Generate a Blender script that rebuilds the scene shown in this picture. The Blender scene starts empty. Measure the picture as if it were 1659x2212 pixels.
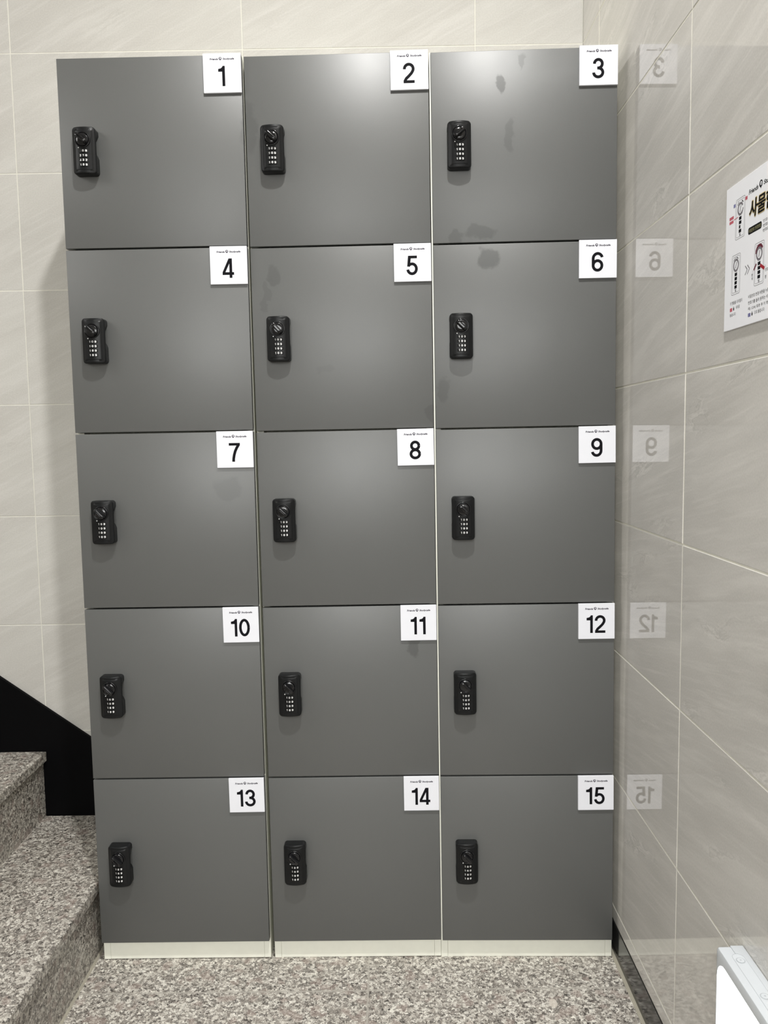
import bpy, bmesh, math, random
from mathutils import Vector, Matrix

random.seed(7)
S = bpy.context.scene
COL = S.collection
PI = math.pi

# ------------------------------------------------------------------ camera, world, lights, exposure
cam_d = bpy.data.cameras.new('camera'); cam = bpy.data.objects.new('camera', cam_d); COL.objects.link(cam)
cam.location = (0.04613, -1.79125, 1.08226)
cam.rotation_mode = 'XYZ'
cam.rotation_euler = (1.48083, 0.01525, 0.00292)
cam_d.sensor_fit = 'HORIZONTAL'; cam_d.sensor_width = 36.0
cam_d.lens = 1741.6 / 1659 * 36.0
cam_d.clip_start = 0.02
S.camera = cam

S.view_settings.view_transform = 'Standard'
S.view_settings.look = 'None'
S.view_settings.gamma = 1.0
S.view_settings.use_curve_mapping = False
S.view_settings.exposure = 0.0

w = bpy.data.worlds.new('world'); S.world = w; w.use_nodes = True
w.node_tree.nodes['Background'].inputs[0].default_value = (1.0, 1.0, 0.95, 1)
w.node_tree.nodes['Background'].inputs[1].default_value = 0.12

def area(name, loc, size, power, color, target=None, shape='DISK'):
    d = bpy.data.lights.new(name, 'AREA'); d.shape = shape; d.size = size; d.energy = power; d.color = color
    o = bpy.data.objects.new(name, d); COL.objects.link(o); o.location = loc
    if target is not None:
        o.rotation_euler = (Vector(target) - Vector(loc)).to_track_quat('-Z', 'Y').to_euler()
    return o
KEY = area('ceiling_lamp_light', (0.17, -1.40, 3.36), 0.11, 73, (1.0, 0.992, 0.965))
FILL = area('added_front_fill', (-0.12, -2.75, 1.55), 1.2, 13, (0.99, 1.0, 0.985), target=(-0.1, 0, -0.1), shape='RECTANGLE')  # unseen soft fill, added to lift the lower doors and plinths
FILL.data.size_y = 0.9
FILL.data.spread = math.radians(95)
SIDE_FILL = area('added_side_fill', (-2.05, -1.0, 2.3), 0.8, 9, (1.0, 0.99, 0.97), target=(0.567, -0.7, 0.9))  # added lamp out of view that brightens the right wall

# ------------------------------------------------------------------ helpers
def mesh_obj(name, bm, mats, parent=None, loc=None, smooth=False, angle=40):
    me = bpy.data.meshes.new(name); bm.normal_update(); bm.to_mesh(me); bm.free()
    o = bpy.data.objects.new(name, me); COL.objects.link(o)
    for m in (mats if isinstance(mats, (list, tuple)) else [mats]): me.materials.append(m)
    if smooth:
        for p in me.polygons: p.use_smooth = True
        try: me.set_sharp_from_angle(angle=math.radians(angle))
        except Exception: pass
    if parent: o.parent = parent
    if loc is not None: o.location = loc
    return o

def tag(o, label=None, cat=None, group=None, kind=None):
    if label: o['label'] = label
    if cat: o['category'] = cat
    if group: o['group'] = group
    if kind: o['kind'] = kind
    return o

def structure(o, label, cat):
    return tag(o, label, cat, kind='structure')

def empty(name, loc, rot=(0, 0, 0)):
    o = bpy.data.objects.new(name, None); COL.objects.link(o); o.location = loc; o.rotation_euler = rot
    o.empty_display_size = 0.05
    return o

def box(bm, x0, x1, y0, y1, z0, z1, mat=0, bevel=0.0, seg=2):
    vs = [bm.verts.new((x, y, z)) for x in (x0, x1) for y in (y0, y1) for z in (z0, z1)]
    q = [(0, 1, 3, 2), (4, 6, 7, 5), (0, 4, 5, 1), (2, 3, 7, 6), (0, 2, 6, 4), (1, 5, 7, 3)]
    fs = [bm.faces.new([vs[i] for i in f]) for f in q]
    for f in fs: f.material_index = mat
    if bevel > 0:
        es = list({e for f in fs for e in f.edges})
        r = bmesh.ops.bevel(bm, geom=es, offset=bevel, segments=seg, profile=0.5, affect='EDGES')
        for f in r['faces']: f.material_index = mat
    return fs

def prism(bm, pts, axis, a0, a1, mat=0):
    """closed polygon pts (2D) extruded along an axis from a0 to a1"""
    def P(p, a):
        return {'x': (a, p[0], p[1]), 'y': (p[0], a, p[1]), 'z': (p[0], p[1], a)}[axis]
    A = [bm.verts.new(P(p, a0)) for p in pts]; B = [bm.verts.new(P(p, a1)) for p in pts]
    fs = [bm.faces.new(A), bm.faces.new(B[::-1])]
    n = len(pts)
    for i in range(n):
        fs.append(bm.faces.new([A[(i + 1) % n], A[i], B[i], B[(i + 1) % n]]))
    for f in fs: f.material_index = mat
    bmesh.ops.recalc_face_normals(bm, faces=fs)
    return fs

def cyl_y(bm, cx, cz, r, y0, y1, n=32, mat=0, r1=None):
    r1 = r if r1 is None else r1
    A = [bm.verts.new((cx + r * math.cos(2 * PI * i / n), y0, cz + r * math.sin(2 * PI * i / n))) for i in range(n)]
    B = [bm.verts.new((cx + r1 * math.cos(2 * PI * i / n), y1, cz + r1 * math.sin(2 * PI * i / n))) for i in range(n)]
    fs = [bm.faces.new(A), bm.faces.new(B[::-1])]
    for i in range(n): fs.append(bm.faces.new([A[(i + 1) % n], A[i], B[i], B[(i + 1) % n]]))
    for f in fs: f.material_index = mat
    bmesh.ops.recalc_face_normals(bm, faces=fs)

_gl = {}
def text2d(body, size=1.0, bold=0.0, shear=0.0, spacing=1.0, res=4):
    """flat triangulated lettering: (verts2d, faces), centred on its bounding box; height is scaled by caller"""
    key = (body, size, bold, shear, spacing, res)
    if key in _gl: return _gl[key]
    cu = bpy.data.curves.new('lettering', 'FONT'); cu.body = body; cu.size = size; cu.offset = bold
    cu.shear = shear; cu.space_character = spacing; cu.resolution_u = res; cu.fill_mode = 'FRONT'
    o = bpy.data.objects.new('lettering', cu); COL.objects.link(o)
    dg = bpy.context.evaluated_depsgraph_get(); dg.update()
    me = bpy.data.meshes.new_from_object(o.evaluated_get(dg))
    V = [(v.co.x, v.co.y) for v in me.vertices]; F = [tuple(p.vertices) for p in me.polygons]
    bpy.data.objects.remove(o); bpy.data.curves.remove(cu); bpy.data.meshes.remove(me)
    x0, x1 = min(v[0] for v in V), max(v[0] for v in V); y0, y1 = min(v[1] for v in V), max(v[1] for v in V)
    V = [(v[0] - (x0 + x1) / 2, v[1] - (y0 + y1) / 2) for v in V]
    _gl[key] = (V, F, x1 - x0, y1 - y0)
    return _gl[key]

def put_text(bm, body, cx, cz, h=None, wd=None, fn=None, mat=0, bold=0.0, shear=0.0, spacing=1.0, res=4):
    """lettering laid on a surface; fn maps (x, z) on the surface to 3D"""
    V, F, tw, th = text2d(body, 1.0, bold, shear, spacing, res)
    sz = (h / th) if h else wd / tw
    sx = (wd / tw) if wd else sz
    vs = [bm.verts.new(fn(cx + v[0] * sx, cz + v[1] * sz)) for v in V]
    for f in F:
        try:
            q = bm.faces.new([vs[i] for i in f]); q.material_index = mat
        except ValueError: pass

def arc(cx, cz, rx, rz, a0, a1, n=18):
    return [(cx + rx * math.cos(math.radians(a0 + (a1 - a0) * i / n)), cz + rz * math.sin(math.radians(a0 + (a1 - a0) * i / n))) for i in range(n + 1)]
def stroke(pts, w):
    """quads along a centre line; ends cut square to the line"""
    L = []
    for i, p in enumerate(pts):
        a = pts[max(i - 1, 0)]; b = pts[min(i + 1, len(pts) - 1)]
        d = Vector((b[0] - a[0], b[1] - a[1])).normalized()
        L.append(((p[0] - d.y * w / 2, p[1] + d.x * w / 2), (p[0] + d.y * w / 2, p[1] - d.x * w / 2)))
    return [[a[0], a[1], b[1], b[0]] for a, b in zip(L, L[1:])]
def digit_polys(c, w=0.148):
    """grotesque figures, height 1, width about 0.61: list of polygons"""
    if c == '0': return stroke(arc(.305, .5, .230, .425, 0, 360, 40), w)
    if c == '1': return [[(.345, 0), (.345, 1), (.235, 1), (.20, .935), (.145, .885), (.0, .85), (.0, .715), (.20, .715), (.20, 0)]]
    if c == '2':
        return stroke(arc(.305, .700, .225, .225, 184, -28, 24) + [(.44, .49), (.30, .345), (.17, .23), (.105, .12), (.10, .07)], w) + [[(.025, 0), (.595, 0), (.595, .138), (.025, .138)]]
    if c == '3':
        return stroke(arc(.307, .717, .20, .208, 180, -90, 24) + [(.25, .509)], w) + stroke([(.25, .509)] + arc(.305, .292, .232, .217, 90, -180, 28), w)
    if c == '4':
        return [[(0, .295), (.15, .295), (.365, .735), (.365, 1), (.335, 1)], [(.365, 0), (.51, 0), (.51, 1), (.365, 1)], [(0, .155), (.605, .155), (.605, .296), (0, .296)]]
    if c == '5':
        return [[(.10, .862), (.565, .862), (.565, 1), (.10, 1)], [(.045, .445), (.195, .445), (.245, .90), (.10, 1)]] + stroke(arc(.300, .328, .228, .253, 148, -172, 30), w)
    if c in '69':
        P = stroke(arc(.305, .683, .226, .243, 0, 360, 36), w) + stroke([(.531, .69)] + arc(.295, .335, .236, .260, 0, -165, 24), w)
        return P if c == '9' else [[(.61 - x, 1 - z) for x, z in p] for p in P]
    if c == '7':
        return [[(.01, .862), (.605, .862), (.605, 1), (.01, 1)]] + stroke([(.53, .90), (.43, .74), (.345, .56), (.285, .36), (.25, .17), (.24, 0)], w)
    if c == '8':
        return stroke(arc(.305, .728, .198, .197, 0, 360, 32), w) + stroke(arc(.305, .290, .231, .215, 0, 360, 36), w)
DW = {'1': 0.345}
def put_digit(bm, c, x, z, h, fn, mat, w=0.148):
    """x = left edge, z = middle height"""
    for k, p in enumerate(digit_polys(c, w)):
        lift = Vector((0, -1.2e-6 * (k % 12) - (1.5e-5 if c in '45' and k > 0 else 0) - (1.5e-5 if c == '4' and k > 1 else 0), 0))
        f = bm.faces.new([bm.verts.new(Vector(fn(x + a * h, z + (b - 0.5) * h)) + lift) for a, b in p]); f.material_index = mat
        f.normal_update()
def digit_w(c, h): return DW.get(c, 0.61) * h

def poly(bm, pts, fn, mat=0):
    f = bm.faces.new([bm.verts.new(fn(*p)) for p in pts]); f.material_index = mat
    return f

def ringpoly(bm, outer, inner, fn, mat=0):
    n = len(outer); A = [bm.verts.new(fn(*p)) for p in outer]; B = [bm.verts.new(fn(*p)) for p in inner]
    for i in range(n):
        bm.faces.new([A[i], A[(i + 1) % n], B[(i + 1) % n], B[i]]).material_index = mat

def rrect(w, h, r, k=5, ne=1, cx=0, cz=0):
    """rounded rectangle, counter-clockwise from the right side, ne points along each straight edge"""
    pts = []
    for (sx, sz, a0) in ((1, 1, 0), (-1, 1, PI / 2), (-1, -1, PI), (1, -1, 1.5 * PI)):
        for i in range(k + 1):
            a = a0 + PI / 2 * i / k
            pts.append((cx + sx * (w / 2 - r) + r * math.cos(a), cz + sz * (h / 2 - r) + r * math.sin(a)))
        nxt = {(1, 1): (-(w / 2 - r), h / 2), (-1, 1): (-w / 2, -(h / 2 - r)), (-1, -1): (w / 2 - r, -h / 2), (1, -1): (w / 2, h / 2 - r)}[(sx, sz)]
        p = (pts[-1][0] - cx, pts[-1][1] - cz)
        for i in range(1, ne):
            t = i / ne
            pts.append((cx + p[0] + (nxt[0] - p[0]) * t, cz + p[1] + (nxt[1] - p[1]) * t))
    return pts

# ------------------------------------------------------------------ materials
class NT:
    def __init__(s, name):
        s.m = bpy.data.materials.new(name); s.m.use_nodes = True
        s.t = s.m.node_tree; s.b = s.t.nodes['Principled BSDF']
    def n(s, typ, **kw):
        x = s.t.nodes.new(typ)
        for k, v in kw.items():
            if k.startswith('_'): x.inputs[int(k[1:])].default_value = v
            else: setattr(x, k, v)
        return x
    def l(s, a, b): s.t.links.new(a, b)
    def math(s, op, a, b=None, clamp=False):
        x = s.n('ShaderNodeMath', operation=op, use_clamp=clamp)
        for i, v in enumerate((a, b)):
            if v is None: continue
            if isinstance(v, (int, float)): x.inputs[i].default_value = v
            else: s.l(v, x.inputs[i])
        return x.outputs[0]
    def mix(s, fac, a, b, mode='MIX'):
        x = s.n('ShaderNodeMix', data_type='RGBA', blend_type=mode)
        for i, v in ((0, fac), (6, a), (7, b)):
            if isinstance(v, (int, float)): x.inputs[i].default_value = v
            elif isinstance(v, tuple): x.inputs[i].default_value = (*v[:3], 1)
            else: s.l(v, x.inputs[i])
        return x.outputs[2]
    def ramp(s, fac, stops, interp='LINEAR'):
        x = s.n('ShaderNodeValToRGB'); x.color_ramp.interpolation = interp
        e = x.color_ramp.elements
        while len(e) < len(stops): e.new(0.5)
        for i, (p, c) in enumerate(stops):
            e[i].position = p; e[i].color = (*c[:3], 1) if isinstance(c, tuple) else (c, c, c, 1)
        s.l(fac, x.inputs[0]); return x.outputs[0]
    def mapping(s, vec, scale=(1, 1, 1), rot=(0, 0, 0), loc=(0, 0, 0)):
        x = s.n('ShaderNodeMapping'); s.l(vec, x.inputs[0])
        x.inputs[1].default_value = loc; x.inputs[2].default_value = rot; x.inputs[3].default_value = scale
        return x.outputs[0]
    def noise(s, vec, scale, detail=3, rough=0.5, dist=0.0):
        x = s.n('ShaderNodeTexNoise'); s.l(vec, x.inputs['Vector'])
        x.inputs['Scale'].default_value = scale; x.inputs['Detail'].default_value = detail
        x.inputs['Roughness'].default_value = rough; x.inputs['Distortion'].default_value = dist
        return x.outputs[0]
    def bump(s, h, strength, dist=0.001):
        x = s.n('ShaderNodeBump'); x.inputs['Strength'].default_value = strength; x.inputs['Distance'].default_value = dist
        s.l(h, x.inputs['Height']); s.l(x.outputs[0], s.b.inputs['Normal'])
    def set(s, color=None, rough=None, spec=None, metal=None, ior=None):
        for k, v in (('Base Color', color), ('Roughness', rough), ('Specular IOR Level', spec), ('Metallic', metal), ('IOR', ior)):
            if v is None: continue
            if isinstance(v, tuple): s.b.inputs[k].default_value = (*v[:3], 1)
            elif isinstance(v, (int, float)): s.b.inputs[k].default_value = v
            else: s.l(v, s.b.inputs[k])
        return s.m

def srgb(r, g, b):
    f = lambda c: (c / 255 / 12.92) if c / 255 <= 0.04045 else ((c / 255 + 0.055) / 1.055) ** 2.4
    return (f(r), f(g), f(b))

def plain(name, color, rough=0.5, spec=0.5, metal=0.0, noise_amt=0.04, scale=60):
    t = NT(name)
    g = t.n('ShaderNodeTexCoord')
    n = t.noise(g.outputs['Object'], scale, 3)
    c = t.ramp(n, [(0.3, tuple(v * (1 - noise_amt) for v in color)), (0.7, tuple(min(1, v * (1 + noise_amt)) for v in color))])
    return t.set(c, rough, spec, metal)

def tile_mat(name, base, light, dark, rough, spec, angle, streak, vein, bumpy):
    """stone-look tile; uv is in metres, streaks rise at the given angle to u"""
    t = NT(name)
    uv = t.n('ShaderNodeUVMap', uv_map='UVMap').outputs[0]
    wn = t.n('ShaderNodeTexNoise'); t.l(uv, wn.inputs['Vector']); wn.inputs['Scale'].default_value = 5; wn.inputs['Detail'].default_value = 3
    warp = t.n('ShaderNodeVectorMath', operation='SCALE'); t.l(wn.outputs[1], warp.inputs[0]); warp.inputs[3].default_value = 0.05
    add = t.n('ShaderNodeVectorMath', operation='ADD'); t.l(uv, add.inputs[0]); t.l(warp.outputs[0], add.inputs[1])
    turned = t.mapping(add.outputs[0], rot=(0, 0, -angle))
    straight = t.mapping(uv, rot=(0, 0, -angle))
    cloud = t.noise(t.mapping(turned, scale=(2.2, 5.0, 1)), 1.0, 4, 0.55)
    st = t.noise(t.mapping(turned, scale=(2.2, 22, 1)), 1.0, 5, 0.6)
    fine = t.noise(t.mapping(straight, scale=(5, 95, 1)), 1.0, 3, 0.6)
    c = t.ramp(cloud, [(0.3, dark), (0.62, base)])
    c = t.mix(t.math('MULTIPLY', t.ramp(st, [(0.50, 0.0), (0.70, 0.75)]), streak), c, light)
    c = t.mix(t.math('MULTIPLY', t.ramp(st, [(0.28, 0.75), (0.44, 0.0)]), streak), c, dark)
    c = t.mix(t.math('MULTIPLY', t.ramp(fine, [(0.52, 0.0), (0.74, 0.6)]), streak), c, light)
    # short crackled veins lying along the streaks
    vn = t.noise(t.mapping(turned, scale=(14, 50, 1)), 1.0, 6, 0.62, 0.5)
    line = t.ramp(t.math('ABSOLUTE', t.math('SUBTRACT', vn, 0.47)), [(0.0, 1.0), (0.03, 0.0)])
    line2 = t.ramp(t.math('ABSOLUTE', t.math('SUBTRACT', vn, 0.55)), [(0.0, 1.0), (0.05, 0.0)])
    where = t.ramp(t.noise(t.mapping(turned, scale=(2.4, 11, 1)), 1.0, 2), [(0.60, 0.0), (0.68, 1.0)])
    c = t.mix(t.math('MULTIPLY', t.math('MULTIPLY', line, where), 0.5 * vein), c, tuple(v * 0.55 for v in dark))
    c = t.mix(t.math('MULTIPLY', t.math('MULTIPLY', line2, where), 0.9 * vein), c, tuple(min(1, v * 1.08) for v in light))
    grain = t.noise(uv, 300, 2)
    c = t.mix(0.14, c, t.ramp(grain, [(0.35, tuple(v * 0.72 for v in base)), (0.65, tuple(min(1, v * 1.22) for v in base))]))
    h = t.math('ADD', t.math('MULTIPLY', st, 0.6), t.math('MULTIPLY', fine, 0.4))
    t.bump(h, bumpy, 0.001)
    return t.set(c, rough, spec)

def granite(name, gain=1.0):
    t = NT(name)
    g = t.n('ShaderNodeTexCoord').outputs['Object']
    dn = t.n('ShaderNodeTexNoise'); t.l(g, dn.inputs['Vector']); dn.inputs['Scale'].default_value = 210; dn.inputs['Detail'].default_value = 2
    sc = t.n('ShaderNodeVectorMath', operation='SCALE'); t.l(dn.outputs[1], sc.inputs[0]); sc.inputs[3].default_value = 0.015
    ad = t.n('ShaderNodeVectorMath', operation='ADD'); t.l(g, ad.inputs[0]); t.l(sc.outputs[0], ad.inputs[1])
    def vor(scale, off):
        v = t.n('ShaderNodeTexVoronoi'); t.l(t.mapping(ad.outputs[0], loc=off), v.inputs['Vector']); v.inputs['Scale'].default_value = scale
        s = t.n('ShaderNodeSeparateColor'); t.l(v.outputs['Color'], s.inputs[0]); return s
    k = lambda r, gg, b: tuple(v * gain for v in srgb(r, gg, b))
    a = vor(200, (0, 0, 0)); b = vor(330, (3, 1, 2)); cc = vor(58, (5, 2, 7))
    col = t.ramp(a.outputs[0], [(0.0, k(62, 57, 54)), (0.17, k(122, 116, 109)), (0.44, k(166, 159, 150)), (0.64, k(214, 209, 199)), (0.86, k(240, 236, 226))], 'CONSTANT')
    col2 = t.ramp(b.outputs[1], [(0.0, k(56, 52, 49)), (0.24, k(138, 131, 124)), (0.55, k(192, 187, 178)), (0.8, k(226, 222, 212))], 'CONSTANT')
    col = t.mix(0.34, col, col2)
    pink = t.ramp(cc.outputs[0], [(0.0, 1.0), (0.10, 0.0)], 'CONSTANT')
    col = t.mix(t.math('MULTIPLY', pink, 0.42), col, k(156, 139, 131))
    t.set(col, 0.42, 0.4)
    t.bump(t.noise(g, 500, 2), 0.06, 0.001)
    return t.m

def granite_grouted(name, x_joints, y_joints, width):
    """the floor's granite with thin pale joints at given x and y"""
    m = granite(name); t = NT.__new__(NT); t.m = m; t.t = m.node_tree; t.b = t.t.nodes['Principled BSDF']
    src = t.b.inputs['Base Color'].links[0].from_socket
    pos = t.n('ShaderNodeSeparateXYZ'); g = t.n('ShaderNodeTexCoord'); t.l(g.outputs['Object'], pos.inputs[0])
    wob = t.math('MULTIPLY', t.math('SUBTRACT', t.noise(g.outputs['Object'], 120, 2), 0.5), 0.003)
    tot = None
    for ax, arr in ((0, x_joints), (1, y_joints)):
        for j in arr:
            d = t.math('ABSOLUTE', t.math('ADD', t.math('SUBTRACT', pos.outputs[ax], j), wob))
            f = t.ramp(t.math('DIVIDE', d, width), [(0.35, 1.0), (0.65, 0.0)])
            tot = f if tot is None else t.math('MAXIMUM', tot, f)
    c = t.mix(t.math('MULTIPLY', tot, 0.75), src, srgb(176, 171, 162))
    # one pale pebble in the slab
    px = t.math('POWER', t.math('DIVIDE', t.math('SUBTRACT', pos.outputs[0], 0.389), 0.0100), 2.0)
    py = t.math('POWER', t.math('DIVIDE', t.math('SUBTRACT', pos.outputs[1], -0.1474), 0.0150), 2.0)
    c = t.mix(t.ramp(t.math('ADD', t.math('ADD', px, py), t.math('MULTIPLY', wob, 150)), [(0.7, 0.75), (1.1, 0.0)]), c, srgb(214, 206, 194))
    t.l(c, t.b.inputs['Base Color'])
    return m

M = {}
M['tile_back'] = tile_mat('beige_wall_tile', srgb(194, 192, 187), srgb(206, 204, 200), srgb(183, 180, 175), 0.6, 0.12, math.radians(27), 0.75, 0.22, 0.16)
M['tile_right'] = tile_mat('polished_beige_wall_tile', srgb(210, 207, 202), srgb(225, 222, 217), srgb(196, 193, 188), 0.035, 0.5, math.radians(-11), 0.85, 0.7, 0.05)
M['grout_back'] = plain('pale_grout', srgb(216, 214, 205), 0.8, 0.2)
M['grout'] = plain('cream_grout', srgb(230, 228, 216), 0.8, 0.2)
M['granite'] = granite('grey_pink_granite', 0.84)
M['floor'] = granite_grouted('granite_floor_slabs', [-0.013], [-0.100, -0.70, -1.30, -1.9, -2.5], 0.005)
M['black_stone'] = plain('black_polished_stone', (0.012, 0.012, 0.013), 0.12, 0.5, noise_amt=0.3, scale=200)
M['black_string'] = plain('black_painted_skirting', (0.003, 0.003, 0.0034), 0.5, 0.05)
M['caulk'] = plain('beige_sealant', srgb(164, 159, 145), 0.6, 0.3)
M['cream'] = plain('cream_laminate', srgb(236, 236, 224), 0.35, 0.4, noise_amt=0.015)
M['paint'] = plain('white_wall_paint', srgb(190, 188, 183), 0.7, 0.3)
M['ceiling'] = plain('white_ceiling_paint', srgb(205, 203, 199), 0.8, 0.2)
M['plate'] = plain('white_plate', srgb(224, 225, 231), 0.4, 0.3, noise_amt=0.005)
M['ink'] = plain('black_print', (0.006, 0.006, 0.008), 0.6, 0.08)
M['ink_purple'] = plain('dark_violet_print', srgb(34, 26, 46), 0.6, 0.1)
M['lock'] = plain('black_lock_plastic', (0.0085, 0.009, 0.0095), 0.36, 0.22, noise_amt=0.1)
M['lock_gloss'] = plain('glossy_black_plastic', (0.007, 0.007, 0.008), 0.12, 0.5)
M['lock_digit'] = plain('white_digit_print', srgb(245, 245, 245), 0.4, 0.3)
M['wheel'] = plain('matt_black_wheel', (0.004, 0.004, 0.004), 0.5, 0.3)
M['board'] = plain('white_notice_board', srgb(246, 247, 252), 0.5, 0.2, noise_amt=0.005)
M['gold'] = plain('pale_gold_print', srgb(226, 205, 150), 0.4, 0.3)
M['olive'] = plain('olive_print', srgb(150, 146, 108), 0.4, 0.3)
M['grey_ink'] = plain('grey_print', srgb(120, 116, 122), 0.5, 0.3)
M['dark_ink'] = plain('dark_grey_print', srgb(62, 60, 64), 0.5, 0.3)
M['red_ink'] = plain('red_print', srgb(196, 96, 110), 0.5, 0.3)
M['deep_red'] = plain('deep_red_print', srgb(165, 30, 45), 0.5, 0.3)
M['wine'] = plain('wine_red_print', srgb(104, 32, 52), 0.5, 0.3)
M['blue_ink'] = plain('violet_blue_print', srgb(124, 124, 170), 0.5, 0.3)
M['lampwhite'] = plain('white_lamp_plastic', srgb(200, 204, 208), 0.4, 0.3, noise_amt=0.01)
M['lampline'] = plain('grey_seam', srgb(176, 180, 184), 0.5, 0.3)
t = NT('glowing_panel'); t.b.inputs['Emission Color'].default_value = (1.0, 1.0, 1.0, 1); t.b.inputs['Emission Strength'].default_value = 3.2
M['glow'] = t.set((0.9, 0.9, 0.9), 0.4)

def door_mat():
    t = NT('dark_grey_laminate')
    pos = t.n('ShaderNodeNewGeometry').outputs['Position']
    g = t.n('ShaderNodeTexCoord').outputs['Object']
    base = srgb(86, 87, 86)
    c = t.ramp(t.noise(g, 900, 2), [(0.3, tuple(v * 0.93 for v in base)), (0.7, tuple(v * 1.07 for v in base))])
    sm = t.ramp(t.noise(pos, 4.0, 4, 0.6, 0.5), [(0.5, 0.0), (0.75, 0.10)])
    c = t.mix(sm, c, tuple(v * 0.72 for v in base))
    # a few greasy finger smudges, each with its own place and shape: x, z, rx, rz, strength
    spots = [(0.302, 1.829, .012, .022, .30), (0.318, 1.725, .012, .035, .14), (0.270, 1.470, .026, .024, .26), (0.253, 1.524, .035, .020, .16),
             (0.205, 1.516, .018, .016, .14), (-0.194, 1.438, .017, .024, .15), (-0.213, 1.392, .009, .040, .10), (-0.085, 1.237, .018, .010, .05), (0.098, 0.617, .016, .030, .22),
             (0.172, 1.185, .014, .035, .14), (0.142, 1.145, .012, .020, .12), (-0.305, 0.975, .035, .030, .08), (-0.237, 1.750, .020, .060, .13), (0.345, 1.872, .008, .020, .16)]
    wn = t.n('ShaderNodeTexNoise'); t.l(pos, wn.inputs['Vector']); wn.inputs['Scale'].default_value = 28; wn.inputs['Detail'].default_value = 4
    wob = t.n('ShaderNodeVectorMath', operation='SCALE'); wc = t.n('ShaderNodeVectorMath', operation='SUBTRACT'); t.l(wn.outputs[1], wc.inputs[0]); wc.inputs[1].default_value = (0.5, 0.5, 0.5)
    t.l(wc.outputs[0], wob.inputs[0]); wob.inputs[3].default_value = 0.05
    wp = t.n('ShaderNodeVectorMath', operation='ADD'); t.l(pos, wp.inputs[0]); t.l(wob.outputs[0], wp.inputs[1])
    sp = t.n('ShaderNodeSeparateXYZ'); t.l(wp.outputs[0], sp.inputs[0])
    tot = None
    for x, z, rx, rz, s in spots:
        a = t.math('POWER', t.math('DIVIDE', t.math('SUBTRACT', sp.outputs[0], x), rx), 2.0)
        b = t.math('POWER', t.math('DIVIDE', t.math('SUBTRACT', sp.outputs[2], z), rz), 2.0)
        f = t.math('MULTIPLY', t.ramp(t.math('ADD', a, b), [(0.55, 1.0), (1.0, 0.0)]), s)
        tot = f if tot is None else t.math('MAXIMUM', tot, f)
    c = t.mix(t.math('MULTIPLY', tot, 1.3, True), c, tuple(v * 0.35 for v in base))
    r = t.math('ADD', 0.40, t.math('MULTIPLY', t.noise(pos, 6, 3), 0.08))
    t.set(c, r, t.math('SUBTRACT', 0.8, t.math('MULTIPLY', tot, 1.1)))
    t.bump(t.noise(g, 1400, 2), 0.05, 0.0004)
    return t.m
M['door'] = door_mat()

# ------------------------------------------------------------------ the room
ZF = -0.139            # floor
ZC = 3.42              # ceiling
XW = 0.5674            # right wall face
YB = 0.3861            # back wall face
XL, YF = -2.30, -3.20  # far left and near walls (outside the picture)
ZT = 1.7888            # a horizontal joint line of the tiling
XJ, YJ = -0.9101, -0.3742

def joints(lo, hi, j0, step):
    k0 = math.ceil((lo - j0) / step - 1e-6)
    a = [lo]; k = k0
    while j0 + k * step < hi - 0.004:
        if j0 + k * step > lo + 0.004: a.append(j0 + k * step)
        k += 1
    return a + [hi]

def tiled_wall(name, us, zs, place, mats, gap=0.0030, bev=0.0010, thick=0.008):
    """individual bevelled tiles over a grout bed in one mesh; place(u, z, d) -> 3D with d out of the wall"""
    bm = bmesh.new(); uvl = bm.loops.layers.uv.new('UVMap')
    rnd = random.Random(len(name))
    def face(pts, mat, off=None, uz=None):
        f = bm.faces.new([bm.verts.new(place(*p)) for p in pts]); f.material_index = mat
        for lp, p in zip(f.loops, pts):
            lp[uvl].uv = (p[0] + (off[0] if off else 0), p[1] + (off[1] if off else 0))
        return f
    d0 = -0.0007
    face([(us[0], zs[0], d0), (us[-1], zs[0], d0), (us[-1], zs[-1], d0), (us[0], zs[-1], d0)], 1)
    for i in range(len(us) - 1):
        for j in range(len(zs) - 1):
            a0, a1, c0, c1 = us[i] + gap / 2, us[i + 1] - gap / 2, zs[j] + gap / 2, zs[j + 1] - gap / 2
            off = (rnd.uniform(0, 40), rnd.uniform(0, 40))
            lift = rnd.uniform(-0.0003, 0.0003)
            I = [(a0 + bev, c0 + bev, lift), (a1 - bev, c0 + bev, lift), (a1 - bev, c1 - bev, lift), (a0 + bev, c1 - bev, lift)]
            m = bev * 0.35
            Mid = [(a0 + m, c0 + m, lift - bev * 0.25), (a1 - m, c0 + m, lift - bev * 0.25), (a1 - m, c1 - m, lift - bev * 0.25), (a0 + m, c1 - m, lift - bev * 0.25)]
            O = [(a0, c0, lift - bev * 0.6), (a1, c0, lift - bev * 0.6), (a1, c1, lift - bev * 0.6), (a0, c1, lift - bev * 0.6)]
            B = [(a0, c0, d0), (a1, c0, d0), (a1, c1, d0), (a0, c1, d0)]
            face(I, 0, off)
            for P, Q in ((Mid, I), (O, Mid), (B, O)):
                for k in range(4):
                    face([P[k], P[(k + 1) % 4], Q[(k + 1) % 4], Q[k]], 0, off)
    # solid backing
    b = -thick
    for pts in ([(us[0], zs[0], b), (us[0], zs[-1], b), (us[-1], zs[-1], b), (us[-1], zs[0], b)],):
        face(pts, 1)
    for k in range(4):
        c = [(us[0], zs[0]), (us[-1], zs[0]), (us[-1], zs[-1]), (us[0], zs[-1])]
        p, q = c[k], c[(k + 1) % 4]
        face([(*p, d0), (*p, b), (*q, b), (*q, d0)], 1)
    return mesh_obj(name, bm, mats)

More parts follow.
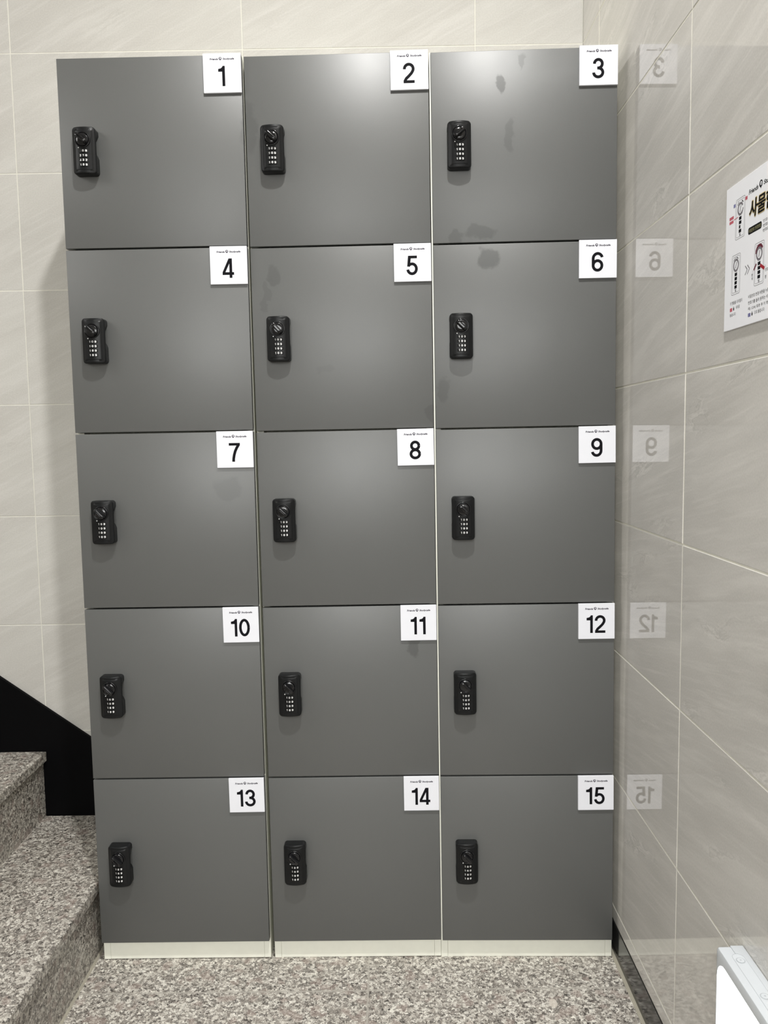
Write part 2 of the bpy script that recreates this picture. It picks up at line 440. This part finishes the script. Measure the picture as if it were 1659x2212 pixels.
zj = [ZF] + [ZT - 0.3 * k for k in range(5, -6, -1) if ZT - 0.3 * k < ZC - 0.01] + [ZC]
wb = tiled_wall('wall_back', joints(XL, XW + 0.0, XJ, 0.6), zj, lambda u, z, d: (u, YB - d, z), [M['tile_back'], M['grout_back']], gap=0.0024)
structure(wb, 'pale beige tiled wall behind the lockers', 'wall')
zr = [-0.060, -0.024] + zj[1:]
wr = tiled_wall('wall_right', joints(YF, YB, YJ, 0.6), zr, lambda u, z, d: (XW - d, u, z), [M['tile_right'], M['grout']])
structure(wr, 'polished beige tiled wall at the right mirroring the number plates', 'wall')

bm = bmesh.new(); box(bm, XL, XW + 0.01, YF, YB + 0.01, ZF - 0.05, ZF)
structure(mesh_obj('floor', bm, M['floor']), 'speckled grey granite floor in front of the lockers', 'floor')
bm = bmesh.new(); box(bm, XL, XW + 0.01, YF, YB + 0.01, ZC, ZC + 0.05)
structure(mesh_obj('ceiling', bm, M['ceiling']), 'white ceiling of the stair hall', 'ceiling')
bm = bmesh.new(); box(bm, XL - 0.05, XL, YF, YB + 0.01, ZF, ZC)
structure(mesh_obj('wall_left', bm, M['paint']), 'light painted wall at the left of the hall', 'wall')
bm = bmesh.new(); box(bm, XL - 0.05, XW + 0.01, YF - 0.05, YF, ZF, ZC)
structure(mesh_obj('wall_front', bm, M['paint']), 'light painted wall opposite the lockers', 'wall')

# black stone skirting and sealant line along the right wall
bm = bmesh.new(); box(bm, XW - 0.0012, XW + 0.008, YF, YB - 0.014, ZF, -0.0612, bevel=0.0006)
structure(mesh_obj('baseboard_right', bm, M['black_stone']), 'black polished skirting along the foot of the right wall', 'baseboard')
bm = bmesh.new()
prism(bm, [(XW - 0.0085, ZF - 0.001), (XW - 0.0075, ZF + 0.0012), (XW - 0.004, ZF + 0.002), (XW - 0.001, ZF + 0.004), (XW - 0.001, ZF - 0.001)], 'y', YF, YB - 0.02)
structure(mesh_obj('trim_1', bm, M['caulk']), 'beige sealant line between floor and right skirting', 'trim')

# black sloping skirting that follows the stairs on the back wall
def zs_at(x): return 0.448 + (x + 1.0322) * (0.2744 - 0.448) / 0.2405
xe = -1.0322 + (0.448 - (-0.03)) / ((0.448 - 0.2744) / 0.2405)
bm = bmesh.new()
prism(bm, [(XL, ZF), (XW - 0.01, ZF), (XW - 0.01, -0.03), (xe, -0.03), (XL, zs_at(XL))], 'y', YB - 0.010, YB - 0.0003)
structure(mesh_obj('baseboard_back', bm, M['black_string']), 'black sloping skirting above the stairs on the back wall', 'baseboard')

# ------------------------------------------------------------------ granite stairs rising to the left
stair = empty('staircase', (-0.66, -0.5, ZF))
tag(stair, 'speckled granite stairs climbing to the left beside the lockers', 'stairs')
RISE, RUN = 0.1863, 0.2590
Y0, Y1 = -1.45, YB - 0.0105
def local(bm, o):
    bmesh.ops.translate(bm, verts=bm.verts, vec=-Vector(o.location)); return bm
for k in range(4):
    nose = -0.6515 - RUN * k; ztop = 0.0485 + RISE * k * 0.994
    zlow = ZF if k == 0 else 0.0485 + RISE * (k - 1) * 0.994
    bm = bmesh.new(); box(bm, nose - RUN - 0.035 if k < 3 else XL + 0.01, nose, Y0, Y1, ztop - 0.027, ztop, bevel=0.0025)
    mesh_obj('tread', local(bm, stair), M['granite'], stair)
    bm = bmesh.new(); box(bm, nose - 0.034, nose - 0.0105, Y0 + 0.002, Y1, zlow, ztop - 0.0272)
    mesh_obj('riser', local(bm, stair), M['granite'], stair)
bm = bmesh.new()
prism(bm, [(-0.6625, ZF - 0.001), (-0.6625, ZF + 0.004), (-0.659, ZF + 0.002), (-0.6560, ZF - 0.001)], 'y', Y0, Y1)
mesh_obj('sealant_line', local(bm, stair), M['caulk'], stair)

# ------------------------------------------------------------------ shared meshes of the locks
LW, LH = 0.0500, 0.0960
def yfront(x): return -(0.0190 + 0.0068 * (1 - (x / 0.025) ** 2))

def lock_body_mesh():
    bm = bmesh.new()
    def win(z):           # finger grip cut under the front lip on both sides
        a = min(max((z + 0.010) / 0.008, 0), 1); b = min(max((0.031 - z) / 0.008, 0), 1)
        a = a * a * (3 - 2 * a); b = b * b * (3 - 2 * b); return a * b
    def base(i, r=0.007): return rrect(LW - 2 * i, LH - 2 * i, max(r - i, 0.0012), 5, 12)
    def notch(pts, amt):
        out = []
        for x, z in pts:
            e = max(0, (abs(x) - 0.012) / 0.013)
            out.append((x - math.copysign(amt * win(z) * e, x), z))
        return out
    rings = []
    for y, am in ((0.0, 0.0075), (-0.008, 0.0075), (-0.0115, 0.006), (-0.0145, 0.002), (-0.0160, 0.0)):
        rings.append([(x, y, z) for x, z in notch(base(0.0), am)])
    for ins, dy in ((0.0, 0.0022), (0.0005, 0.0010), (0.0014, 0.0003), (0.003, 0.0), (0.0075, 0.0), (0.0079, -0.0005), (0.0088, -0.0006)):
        rings.append([(x, yfront(x) + dy, z) for x, z in base(ins)])
    inner = base(0.0088)
    for s in (0.8, 0.6, 0.4, 0.2):
        rings.append([(x * s, yfront(x * s) - 0.0006, z * s) for x, z in inner])
    R = [[bm.verts.new(p) for p in r] for r in rings]
    n = len(R[0])
    for a, b in zip(R, R[1:]):
        for i in range(n): bm.faces.new([a[i], b[i], b[(i + 1) % n], a[(i + 1) % n]])
    c = bm.verts.new((0, yfront(0) - 0.0006, 0))
    for i in range(n): bm.faces.new([R[-1][i], c, R[-1][(i + 1) % n]])
    bm.faces.new(R[0])
    bmesh.ops.recalc_face_normals(bm, faces=bm.faces)
    return bm

def knob_bm():
    """round dial with a raised bar handle; axis along y, origin at the dial centre on the door plane"""
    bm = bmesh.new(); n = 40
    prof = [(0.0154, -0.022), (0.0154, -0.0268), (0.0153, -0.0274), (0.0150, -0.0279), (0.0145, -0.0282), (0.0140, -0.0281), (0.0136, -0.0277), (0.0134, -0.0270), (0.0126, -0.0268), (0.0120, -0.0290), (0.0112, -0.0298), (0.0060, -0.0300), (0.0, -0.0300)]
    prev = None
    for r, y in prof:
        cur = [bm.verts.new((r * math.cos(2 * PI * i / n), y, r * math.sin(2 * PI * i / n))) for i in range(n)] if r > 0 else [bm.verts.new((0, y, 0))]
        if prev:
            for i in range(n):
                j = (i + 1) % n
                if len(cur) == 1: bm.faces.new([prev[i], prev[j], cur[0]])
                else: bm.faces.new([prev[i], prev[j], cur[j], cur[i]])
        prev = cur
    bmesh.ops.recalc_face_normals(bm, faces=bm.faces)
    # bar handle: a tapering ridge with rounded ends and a narrow slot on top
    A = rrect(0.0082, 0.0262, 0.0030, 5); B = rrect(0.0070, 0.0250, 0.0028, 5); Cc = rrect(0.0060, 0.0240, 0.0025, 5)
    D = rrect(0.0022, 0.0120, 0.0009, 5)
    lv = [(A, -0.0295), (B, -0.0412), (Cc, -0.0420), (D, -0.0420), (D, -0.0400)]
    R = [[bm.verts.new((x, y, z)) for x, z in P] for P, y in lv]
    fs = []
    for a, b in zip(R, R[1:]):
        for i in range(len(a)): fs.append(bm.faces.new([a[i], a[(i + 1) % len(a)], b[(i + 1) % len(a)], b[i]]))
    fs.append(bm.faces.new(R[-1]))
    bmesh.ops.recalc_face_normals(bm, faces=fs)
    return bm

def wheel_bm(digits):
    """front of a code wheel on a vertical axis with three digits in view"""
    bm = bmesh.new(); r, ax, hh, n = 0.0172, -0.0116, 0.0030, 22; am = math.radians(36)
    pts = [(r * math.sin(-am + 2 * am * i / n), ax - r * math.cos(-am + 2 * am * i / n)) for i in range(n + 1)]
    prism(bm, pts, 'z', -hh, hh)
    def fn(x, z):
        a = x / r; rr = r + 0.00012
        return (rr * math.sin(a), ax - rr * math.cos(a), z)
    for d, x in zip(digits, (-0.0063, 0.0, 0.0063)):
        if d != ' ': put_digit(bm, d, x / 1.22 - digit_w(d, 0.0043) / 2, 0.0, 0.0043, lambda a, b: fn(a * 1.22, b), 1, 0.175)
    return bm

def dot_bm():
    bm = bmesh.new(); cyl_y(bm, 0, 0, 0.0013, -0.020, -0.0262, 16, r1=0.0011); return bm

def shared(name, bm, mats, smooth=True, angle=35):
    o = mesh_obj(name, bm, mats, smooth=smooth, angle=angle); me = o.data; bpy.data.objects.remove(o); return me
ME = {'lock_body': shared('lock_body', lock_body_mesh(), M['lock'], angle=50), 'lock_knob': shared('lock_knob', knob_bm(), M['lock_gloss'], angle=62),
      'indicator_dot': shared('indicator_dot', dot_bm(), M['lock_digit'])}
for ds in ('109', ' 09', '210', '432'):
    ME['w' + ds] = shared('code_wheel', wheel_bm(ds), [M['wheel'], M['lock_digit']], angle=30)

def inst(name, me, parent, loc, rot=(0, 0, 0)):
    o = bpy.data.objects.new(name, me); COL.objects.link(o); o.parent = parent; o.location = loc; o.rotation_euler = rot; return o

# ------------------------------------------------------------------ number plates
PS = 0.0805
def logo(bm, cx, cz, wd, fn, m_ink, m_white):
    """small line of lettering with a round mark in the middle"""
    u = wd / 0.052
    put_text(bm, 'Friends', cx - 0.0170 * u, cz, wd=0.0178 * u, h=0.0040 * u, fn=fn, mat=m_ink, bold=0.030, shear=0.16)
    put_text(bm, 'Studycafe', cx + 0.0138 * u, cz - 0.0003 * u, wd=0.0242 * u, h=0.0049 * u, fn=fn, mat=m_ink, bold=0.030, shear=0.16)
    n = 24; r = 0.0030 * u; ox, oz = cx - 0.0035 * u, cz + 0.0010 * u
    circ = lambda rr, x=0, z=0: [(ox + x + rr * math.cos(2 * PI * i / n), oz + z + rr * math.sin(2 * PI * i / n)) for i in range(n)]
    ringpoly(bm, circ(r), circ(r * 0.55, 0.0002 * u, 0.0002 * u), fn, m_ink)
    poly(bm, [(ox - 0.0008 * u, oz - 0.0027 * u), (ox - 0.0003 * u, oz - 0.0042 * u), (ox + 0.0012 * u, oz - 0.0026 * u)], fn, m_ink)
    poly(bm, [(ox - 0.0003 * u, oz - 0.0010 * u), (ox + 0.0005 * u, oz - 0.0010 * u), (ox + 0.0007 * u, oz + 0.0008 * u), (ox - 0.0001 * u, oz + 0.0008 * u)], fn, m_ink)

def plate_bm(num):
    bm = bmesh.new()
    box(bm, -PS / 2, PS / 2, -0.0050, 0.0, -PS / 2, PS / 2, bevel=0.0004, seg=1)
    fn = lambda x, z: (x, -0.00515, z)
    s = str(num); h = 0.0412 if len(s) == 1 else 0.0402
    gap = 0.0040 if s != '11' else 0.0058
    tot = sum(digit_w(c, h) for c in s) + gap * (len(s) - 1)
    x = -tot / 2 - 0.0010
    for c in s:
        put_digit(bm, c, x, -0.0064, h, fn, 1); x += digit_w(c, h) + gap
    logo(bm, 0.0005, 0.0282, 0.052, fn, 2, 0)
    return bm

# ------------------------------------------------------------------ the lockers
ZB = [1.8975, 1.5011, 1.1034, 0.7094, 0.3111, -0.0868]      # top, the four gaps, underside of the doors
CAB = [  # X, door width, dy, yaw, roll, dz, carcass overhang left / right
    (-0.64006, 0.39426, 0.00084, -0.00581, 0.00229, 0.00124, 0.0020, 0.0003),
    (-0.23545, 0.39188, 0.00147, -0.01199, 0.00521, -0.00055, 0.0016, 0.0003),
    (0.16015, 0.39366, -0.00231, -0.02389, 0.00449, -0.00070, 0.0030, 0.0030)]
YC = 0.0180          # front edge of the carcass behind the doors
GAP = 0.0019
where = ['locker column at the left beside the granite stairs, topmost door 1',
         'locker column in the middle between the other two, topmost door 2',
         'locker column at the right beside the tile wall, topmost door 3']
for ci, (X, W, dy, yaw, roll, dz, ol, orr) in enumerate(CAB):
    base = Vector((X - ZF * math.sin(roll), dy, dz + ZF))
    cab = empty('locker_cabinet', base, (0, -roll, yaw))
    tag(cab, 'tall dark grey ' + where[ci], 'locker', 'grey locker columns in the stair hall')
    Z = lambda z: z - ZF
    top = Z(ZB[0]) + 0.0014
    depth = 0.352
    T = 0.0155
    xl, xr = -ol, W + orr
    bm = bmesh.new()
    for x0, x1 in ((xl, xl + T), (xr - T, xr)):
        box(bm, x0, x1, YC, YC + depth, 0.0005 if x0 > 0 else 0.0, top, bevel=0.0006, seg=1)
    box(bm, xl + T, xr - T, YC, YC + depth, top - T, top)
    if ci == 2: box(bm, -0.0030, -0.0003, 0.0035, YC + 0.001, Z(ZB[5]), top)
    for zb in ZB[1:]:
        c = Z(zb) if zb > 0 else Z(zb) + T / 2 + 0.001
        box(bm, xl + T, xr - T, YC + (0.035 if zb > 0 else 0.001), YC + depth - 0.006, c - T / 2, c + T / 2)
    box(bm, xl + T, xr - T, YC + depth - 0.005, YC + depth, Z(ZB[5]), top - T)
    mesh_obj('carcass', bm, M['cream'], cab)
    bm = bmesh.new(); box(bm, xl + T + 0.0003, xr - T - 0.0003, YC + 0.0004, YC + 0.016, 0.0006, Z(ZB[5]) + 0.0005, bevel=0.0004, seg=1)
    mesh_obj('plinth', bm, M['cream'], cab)
    for r in range(5):
        num = r * 3 + ci + 1
        z1 = Z(ZB[r]) - (GAP if r else 0.0); z0 = Z(ZB[r + 1]) + (GAP if r < 4 else 0.0)
        H = z1 - z0
        bm = bmesh.new(); box(bm, 0, W, 0, 0.0160, 0, H, bevel=0.0008, seg=2)
        d = mesh_obj('locker_door', bm, M['door'], cab, (0, 0, z0), smooth=True, angle=60)
        d['label'] = 'dark grey door numbered %d' % num
        px = W - PS / 2 - 0.0002; pz = H - PS / 2 + 0.0016
        tilt = random.uniform(-0.006, 0.004)
        p = mesh_obj('number_plate', plate_bm(num), [M['plate'], M['ink'], M['ink_purple']], d, (px, -0.0002, pz))
        p.rotation_euler = (0, tilt, 0)
        p['label'] = 'white square plate reading %d' % num
        lx, lz = 0.0577, H / 2 + 0.0005
        inst('lock_body', ME['lock_body'], d, (lx, 0, lz))
        ang = {3: math.radians(48), 1: math.radians(-50), 2: math.radians(-47)}.get(num, math.radians(-44 + random.uniform(-3, 3)))
        inst('lock_knob', ME['lock_knob'], d, (lx - 0.0004, 0, lz + 0.0205), (0, ang, 0)).scale = (1.06, 1.0, 1.06)
        inst('indicator_dot', ME['indicator_dot'], d, (lx - 0.0098, 0, lz + 0.0045))
        for k in range(4):
            code = '109'
            if num == 1: code = (' 09', '210', '432', '109')[k]
            inst('code_wheel', ME['w' + code], d, (lx + 0.0007, 0, lz - 0.0026 - 0.0095 * k))

# ------------------------------------------------------------------ notice board on the right wall (A4, landscape)
BY, BZ, BX = -0.5370, 1.4474, XW - 0.0030
nb = bmesh.new()
box(nb, BX, XW - 0.0001, BY - 0.297, BY, BZ - 0.210, BZ, bevel=0.0004, seg=1)
mats = ['board', 'ink', 'gold', 'olive', 'grey_ink', 'dark_ink', 'red_ink', 'deep_red', 'wine', 'blue_ink', 'ink_purple', 'plate']
mi = {k: i for i, k in enumerate(mats)}
def on_board(level=1):
    return lambda s, tt: (BX - 0.00005 * level, BY - s / 1000.0, BZ - 0.21 + tt / 1000.0)      # millimetres, origin at the lower left
T_ = lambda tdown: 210 - tdown
f1, f2, f3 = on_board(1), on_board(2), on_board(3)
def line(bm, x0, z0, x1, z1, w, mat, fn=f1):
    d = Vector((x1 - x0, z1 - z0)); nrm = Vector((-d.y, d.x)).normalized() * w / 2
    poly(bm, [(x0 + nrm.x, z0 + nrm.y), (x0 - nrm.x, z0 - nrm.y), (x1 - nrm.x, z1 - nrm.y), (x1 + nrm.x, z1 + nrm.y)], fn, mi[mat])
def outline(bm, cx, cz, w, h, r, t, mat, fn=f1):
    ringpoly(bm, rrect(w, h, r, 5, 1, cx, cz), rrect(w - 2 * t, h - 2 * t, max(r - t, 0.2), 5, 1, cx, cz), fn, mi[mat])
def disc_ring(bm, cx, cz, r0, r1, mat, fn=f1, a0=0, a1=360, n=32):
    A = [math.radians(a0 + (a1 - a0) * i / n) for i in range(n + 1)]
    for p, q in zip(A, A[1:]):
        poly(bm, [(cx + r0 * math.cos(p), cz + r0 * math.sin(p)), (cx + r1 * math.cos(p), cz + r1 * math.sin(p)), (cx + r1 * math.cos(q), cz + r1 * math.sin(q)), (cx + r0 * math.cos(q), cz + r0 * math.sin(q))], fn, mi[mat])
def lock_drawing(cx, top, bottom, w, kind):
    cz = T_((top + bottom) / 2); h = bottom - top
    outline(nb, cx, cz, w, h, 3.2, 0.6, 'dark_ink', on_board(0.5))
    outline(nb, cx, cz, w - 5.0, h - 5.4, 2.2, 0.55, 'grey_ink', on_board(0.5))
    kz = T_(top + 15.5); kr = 9.4
    if kind == 'red':
        disc_ring(nb, cx, kz + 1.0, kr - 1, kr + 2.8, 'wine', f1, 28, 178)
    elif kind == 'plain':
        disc_ring(nb, cx, kz + 0.5, kr + 0.4, kr + 1.8, 'dark_ink', f1, 50, 75); disc_ring(nb, cx, kz + 0.5, kr + 0.4, kr + 1.8, 'dark_ink', f1, 110, 140)
        disc_ring(nb, cx, kz + 0.5, kr + 0.8, kr + 1.4, 'grey_ink', f1, 40, 145)
    else:
        disc_ring(nb, cx, kz + 0.5, kr + 0.6, kr + 2.6, 'dark_ink', f1, 38, 66); disc_ring(nb, cx, kz + 0.5, kr + 0.6, kr + 2.6, 'grey_ink', f1, 114, 146)
    if kind == 'turn':
        disc_ring(nb, cx, kz, 6.2, kr, 'grey_ink', f2, 25, 330)
        line(nb, cx + 5, kz - 8.2, cx + 9.2, kz - 0.5, 2.2, 'grey_ink', f3)
    else:
        disc_ring(nb, cx, kz, 6.3, kr, 'grey_ink', f2)
    line(nb, cx - 1.4, kz - 4.4, cx + 1.6, kz + 4.4, 1.8, 'grey_ink', f2)
    zc = T_(top + 26.4)
    disc_ring(nb, cx, zc + 0.2, 2.6, 3.6, 'dark_ink', f1, 20, 160)
    for k in range(4):
        z = T_(top + 28.7 + 6.0 * k)
        ww = 8.2 if not (kind == 'turn' and k == 2) else 4.8
        xo = 0 if ww > 5 else -1.4
        poly(nb, [(cx + xo - ww / 2, z - 2.35), (cx + xo + ww / 2, z - 2.35), (cx + xo + ww / 2, z + 2.35), (cx + xo - ww / 2, z + 2.35)], f1, mi['ink'])
    z = T_(bottom - 5.6)
    line(nb, cx - 2.6, z + 1.6, cx + 2.6, z + 1.6, 0.7, 'grey_ink'); line(nb, cx - 2.0, z, cx + 2.0, z, 1.2, 'dark_ink'); line(nb, cx - 1.6, z - 1.6, cx + 2.2, z - 1.6, 0.8, 'dark_ink')
lock_drawing(49.2, 24.6, 82.0, 31.0, 'turn')
lock_drawing(38.8, 102.6, 160.0, 29.0, 'plain')
lock_drawing(113.0, 102.2, 160.0, 29.0, 'red')
# heading
logo(nb, 118.5, T_(25.6), 86.0, f1, mi['ink'], mi['board'])
title = '\uc0ac\ubb3c\ud568'
for a in range(12):
    put_text(nb, title, 116.5 + 2.2 * math.cos(a * PI / 6), T_(50.5) + 1.7 * math.sin(a * PI / 6), h=24.0, wd=73.0, fn=on_board(1 + 0.3 * a), mat=mi['gold'], shear=0.08)
for a in range(8):
    put_text(nb, title, 116.5 + 1.0 * math.cos(a * PI / 4), T_(50.5) + 0.6 * math.sin(a * PI / 4), h=24.0, wd=73.0, fn=on_board(5.5 + 0.3 * a), mat=mi['ink'], shear=0.08)
# black label with olive lettering
poly(nb, rrect(41.5, 9.6, 3.4, 6, 1, 97.2, T_(79.8)), f1, mi['ink'])
put_text(nb, '\ube44\ubc00\ubc88\ud638 \ubcc0\uacbd\ubc29\ubc95', 97.2, T_(79.8), h=5.4, wd=36.5, fn=f2, mat=mi['olive'], bold=0.014)
for tdown, wd in ((76.5, 34), (82.8, 34), (89.3, 34)):
    put_text(nb, '\ubc88\ud638\ub97c \ub3cc\ub824', 122 + wd / 2, T_(tdown), h=4.4, wd=wd, fn=f1, mat=mi['grey_ink'] if tdown < 80 else mi['dark_ink'], bold=0.012)
# markers round the first drawing
poly(nb, [(12.4, T_(48.6)), (27.0, T_(48.6)), (27.0, T_(44.2)), (12.4, T_(44.2))], f1, mi['red_ink'])
poly(nb, [(12.4, T_(54.4)), (26.4, T_(54.4)), (26.4, T_(50.2)), (12.4, T_(50.2))], f1, mi['red_ink'])
line(nb, 28, T_(50.6), 42, T_(50.2), 0.9, 'red_ink', f3)
poly(nb, [(64.8, T_(33.0)), (71.8, T_(33.0)), (71.8, T_(28.2)), (64.8, T_(28.2))], f2, mi['red_ink'])
poly(nb, [(26.0, T_(33.4)), (32.6, T_(33.4)), (32.6, T_(28.6)), (26.0, T_(28.6))], f2, mi['blue_ink'])
# chevrons
for dx in (0, 7.2):
    line(nb, 69.5 + dx, T_(125.6), 76.5 + dx, T_(131.8), 1.6, 'grey_ink'); line(nb, 76.5 + dx, T_(131.8), 69.5 + dx, T_(138.4), 1.6, 'grey_ink')
line(nb, 104.8, T_(130.0), 97.2, T_(137.2), 3.0, 'wine', f3)
line(nb, 116.5, T_(134.0), 129.5, T_(141.0), 4.4, 'deep_red', f3)
put_text(nb, '1', 93.0, T_(138.2), h=4.0, fn=f1, mat=mi['grey_ink']); put_text(nb, '\ub9e8', 92.6, T_(143.0), h=4.2, fn=f1, mat=mi['ink'], bold=0.02); put_text(nb, '\uc704', 92.8, T_(148.0), h=4.2, fn=f1, mat=mi['ink'], bold=0.02)
put_text(nb, '1', 131.8, T_(138.6), h=4.0, fn=f1, mat=mi['dark_ink']); put_text(nb, '\ubc88\ud638', 135.8, T_(143.6), h=4.2, fn=f1, mat=mi['dark_ink'], bold=0.015); put_text(nb, '\ud540', 133.5, T_(153.0), h=4.6, fn=f1, mat=mi['ink'], bold=0.02)
# small print
def words(txt, x0, tdown, wd, h=5.0, mat='dark_ink'):
    put_text(nb, txt, x0 + wd / 2, T_(tdown), h=h, wd=wd, fn=f1, mat=mi[mat], bold=0.010)
words('\ud0a4 \ud578\ub4e4\uc744 \ub2e4\uc774\uc5bc\uc774', 21, 171.6, 41)
words('\uc704\uce58\ub85c', 41.5, 179.6, 13)
words('\ub193\uc2b5\ub2c8\ub2e4', 21, 188.4, 20)
words('\ube44\ubc00\ubc88\ud638 \ubcc0\uacbd \ubc84\ud2bc\uc744 \ub204\ub978', 82.2, 171.4, 62)
words('\ubc88\ud638\uae30\ub97c \ub3cc\ub824 \uc6d0\ud558\ub294 \ube44\ubc00', 82.2, 180.0, 65)
words('\uc608) 1234) \ub9de\ucd98 \ud6c4 \ud0a4 \ud578\ub4e4', 82.2, 188.6, 66)
words('\uc73c\ub85c \ub3cc\ub9bd\ub2c8\ub2e4', 101.5, 196.0, 31)
for x, tdown, mt in ((20.8, 180.8, 'red_ink'), (82.2, 197.2, 'blue_ink')):
    poly(nb, rrect(8.2, 5.2, 0.9, 4, 1, x + 4.1, T_(tdown)), f1, mi[mt])
    poly(nb, rrect(3.4, 4.2, 0.9, 4, 1, x + 13.0, T_(tdown) + 0.1), f1, mi['ink']); disc_ring(nb, x + 13.0, T_(tdown) + 3.2, 0.0, 0.8, 'ink', f1, n=10)
bmesh.ops.remove_doubles(nb, verts=nb.verts, dist=1e-7)
notice = mesh_obj('notice_board', nb, [M[k] for k in mats])
tag(notice, 'white notice board with locker instructions on the right tile wall', 'sign')

# ------------------------------------------------------------------ low wall light, cut by the lower right corner of the photo
LX0, LX1 = 0.5275, XW - 0.0006
LYF, LYN = -0.6495, -0.9500
LZT, LZB = 0.3225, 0.1400
lamp = empty('wall_light', (0.548, -0.80, LZB)); lo = Vector(lamp.location)
tag(lamp, 'white box light glowing low on the right tile wall', 'light')
def lmesh(name, bm, mats, **k):
    bmesh.ops.translate(bm, verts=bm.verts, vec=-lo); return mesh_obj(name, bm, mats, lamp, **k)
# rear half and front frame meet in a seam along the top
bm = bmesh.new(); box(bm, 0.5470, LX1, LYN, LYF, LZB, LZT, bevel=0.0016)
lmesh('rear_housing', bm, M['lampwhite'], smooth=True)
bm = bmesh.new()
cy, cz = (LYF + LYN) / 2, (LZT + LZB) / 2; ww, hh = LYF - LYN, LZT - LZB
def R4(w, h, r, x): return [(x, cy + a, cz + b) for a, b in rrect(w, h, r, 6)]
lv = [R4(ww, hh, 0.006, 0.5464), R4(ww, hh, 0.006, LX0 + 0.003), R4(ww - 0.0018, hh - 0.0018, 0.006, LX0 + 0.0008), R4(ww - 0.004, hh - 0.006, 0.005, LX0),
      R4(ww - 0.0075, hh - 0.034, 0.026, LX0), R4(ww - 0.0085, hh - 0.035, 0.026, LX0 + 0.003), R4(ww - 0.0085, hh - 0.035, 0.026, LX0 + 0.010)]
V = [[bm.verts.new(p) for p in r] for r in lv]
for a, b in zip(V, V[1:]):
    for i in range(len(a)): bm.faces.new([a[i], a[(i + 1) % len(a)], b[(i + 1) % len(a)], b[i]])
bm.faces.new(V[0])
bmesh.ops.recalc_face_normals(bm, faces=bm.faces)
lmesh('front_frame', bm, M['lampwhite'], smooth=True)
bm = bmesh.new(); pts = rrect(ww - 0.0088, hh - 0.0353, 0.026, 6)
prism(bm, [(cy + a, cz + b) for a, b in pts], 'x', LX0 + 0.0025, LX0 + 0.0095)
g = lmesh('glowing_panel', bm, M['glow']); g['label'] = 'glowing white panel'
# sunk strip with two screws on the top
bm = bmesh.new()
tf = lambda a, b: (a, b, LZT + 0.0002)
sx, sy0, sy1 = 0.5478, -0.680, -0.930
cap = rrect(0.0176, sy0 - sy1 + 0.02, 0.0087, 8, 1, sx, (sy0 + sy1) / 2)
prism(bm, cap, 'z', LZT - 0.002, LZT + 0.0002, 0)
ringpoly(bm, cap, rrect(0.0164, sy0 - sy1 + 0.0188, 0.0081, 8, 1, sx, (sy0 + sy1) / 2), lambda a, b: (a, b, LZT + 0.0004), 1)
lmesh('screw_strip', bm, [M['lampwhite'], M['lampline']])
for yy in (-0.6855, -0.7610, -0.8500):
    bm = bmesh.new()
    c = lambda r, n=28: [(sx + r * math.cos(2 * PI * i / n), yy + r * math.sin(2 * PI * i / n)) for i in range(n)]
    prism(bm, c(0.0050), 'z', LZT - 0.001, LZT + 0.0009, 0)
    ringpoly(bm, c(0.0064), c(0.0050), lambda a, b: (a, b, LZT + 0.0006), 1)
    poly(bm, c(0.0014), lambda a, b: (a, b, LZT + 0.0011), 1)
    lmesh('screw', bm, [M['lampwhite'], M['lampline']])
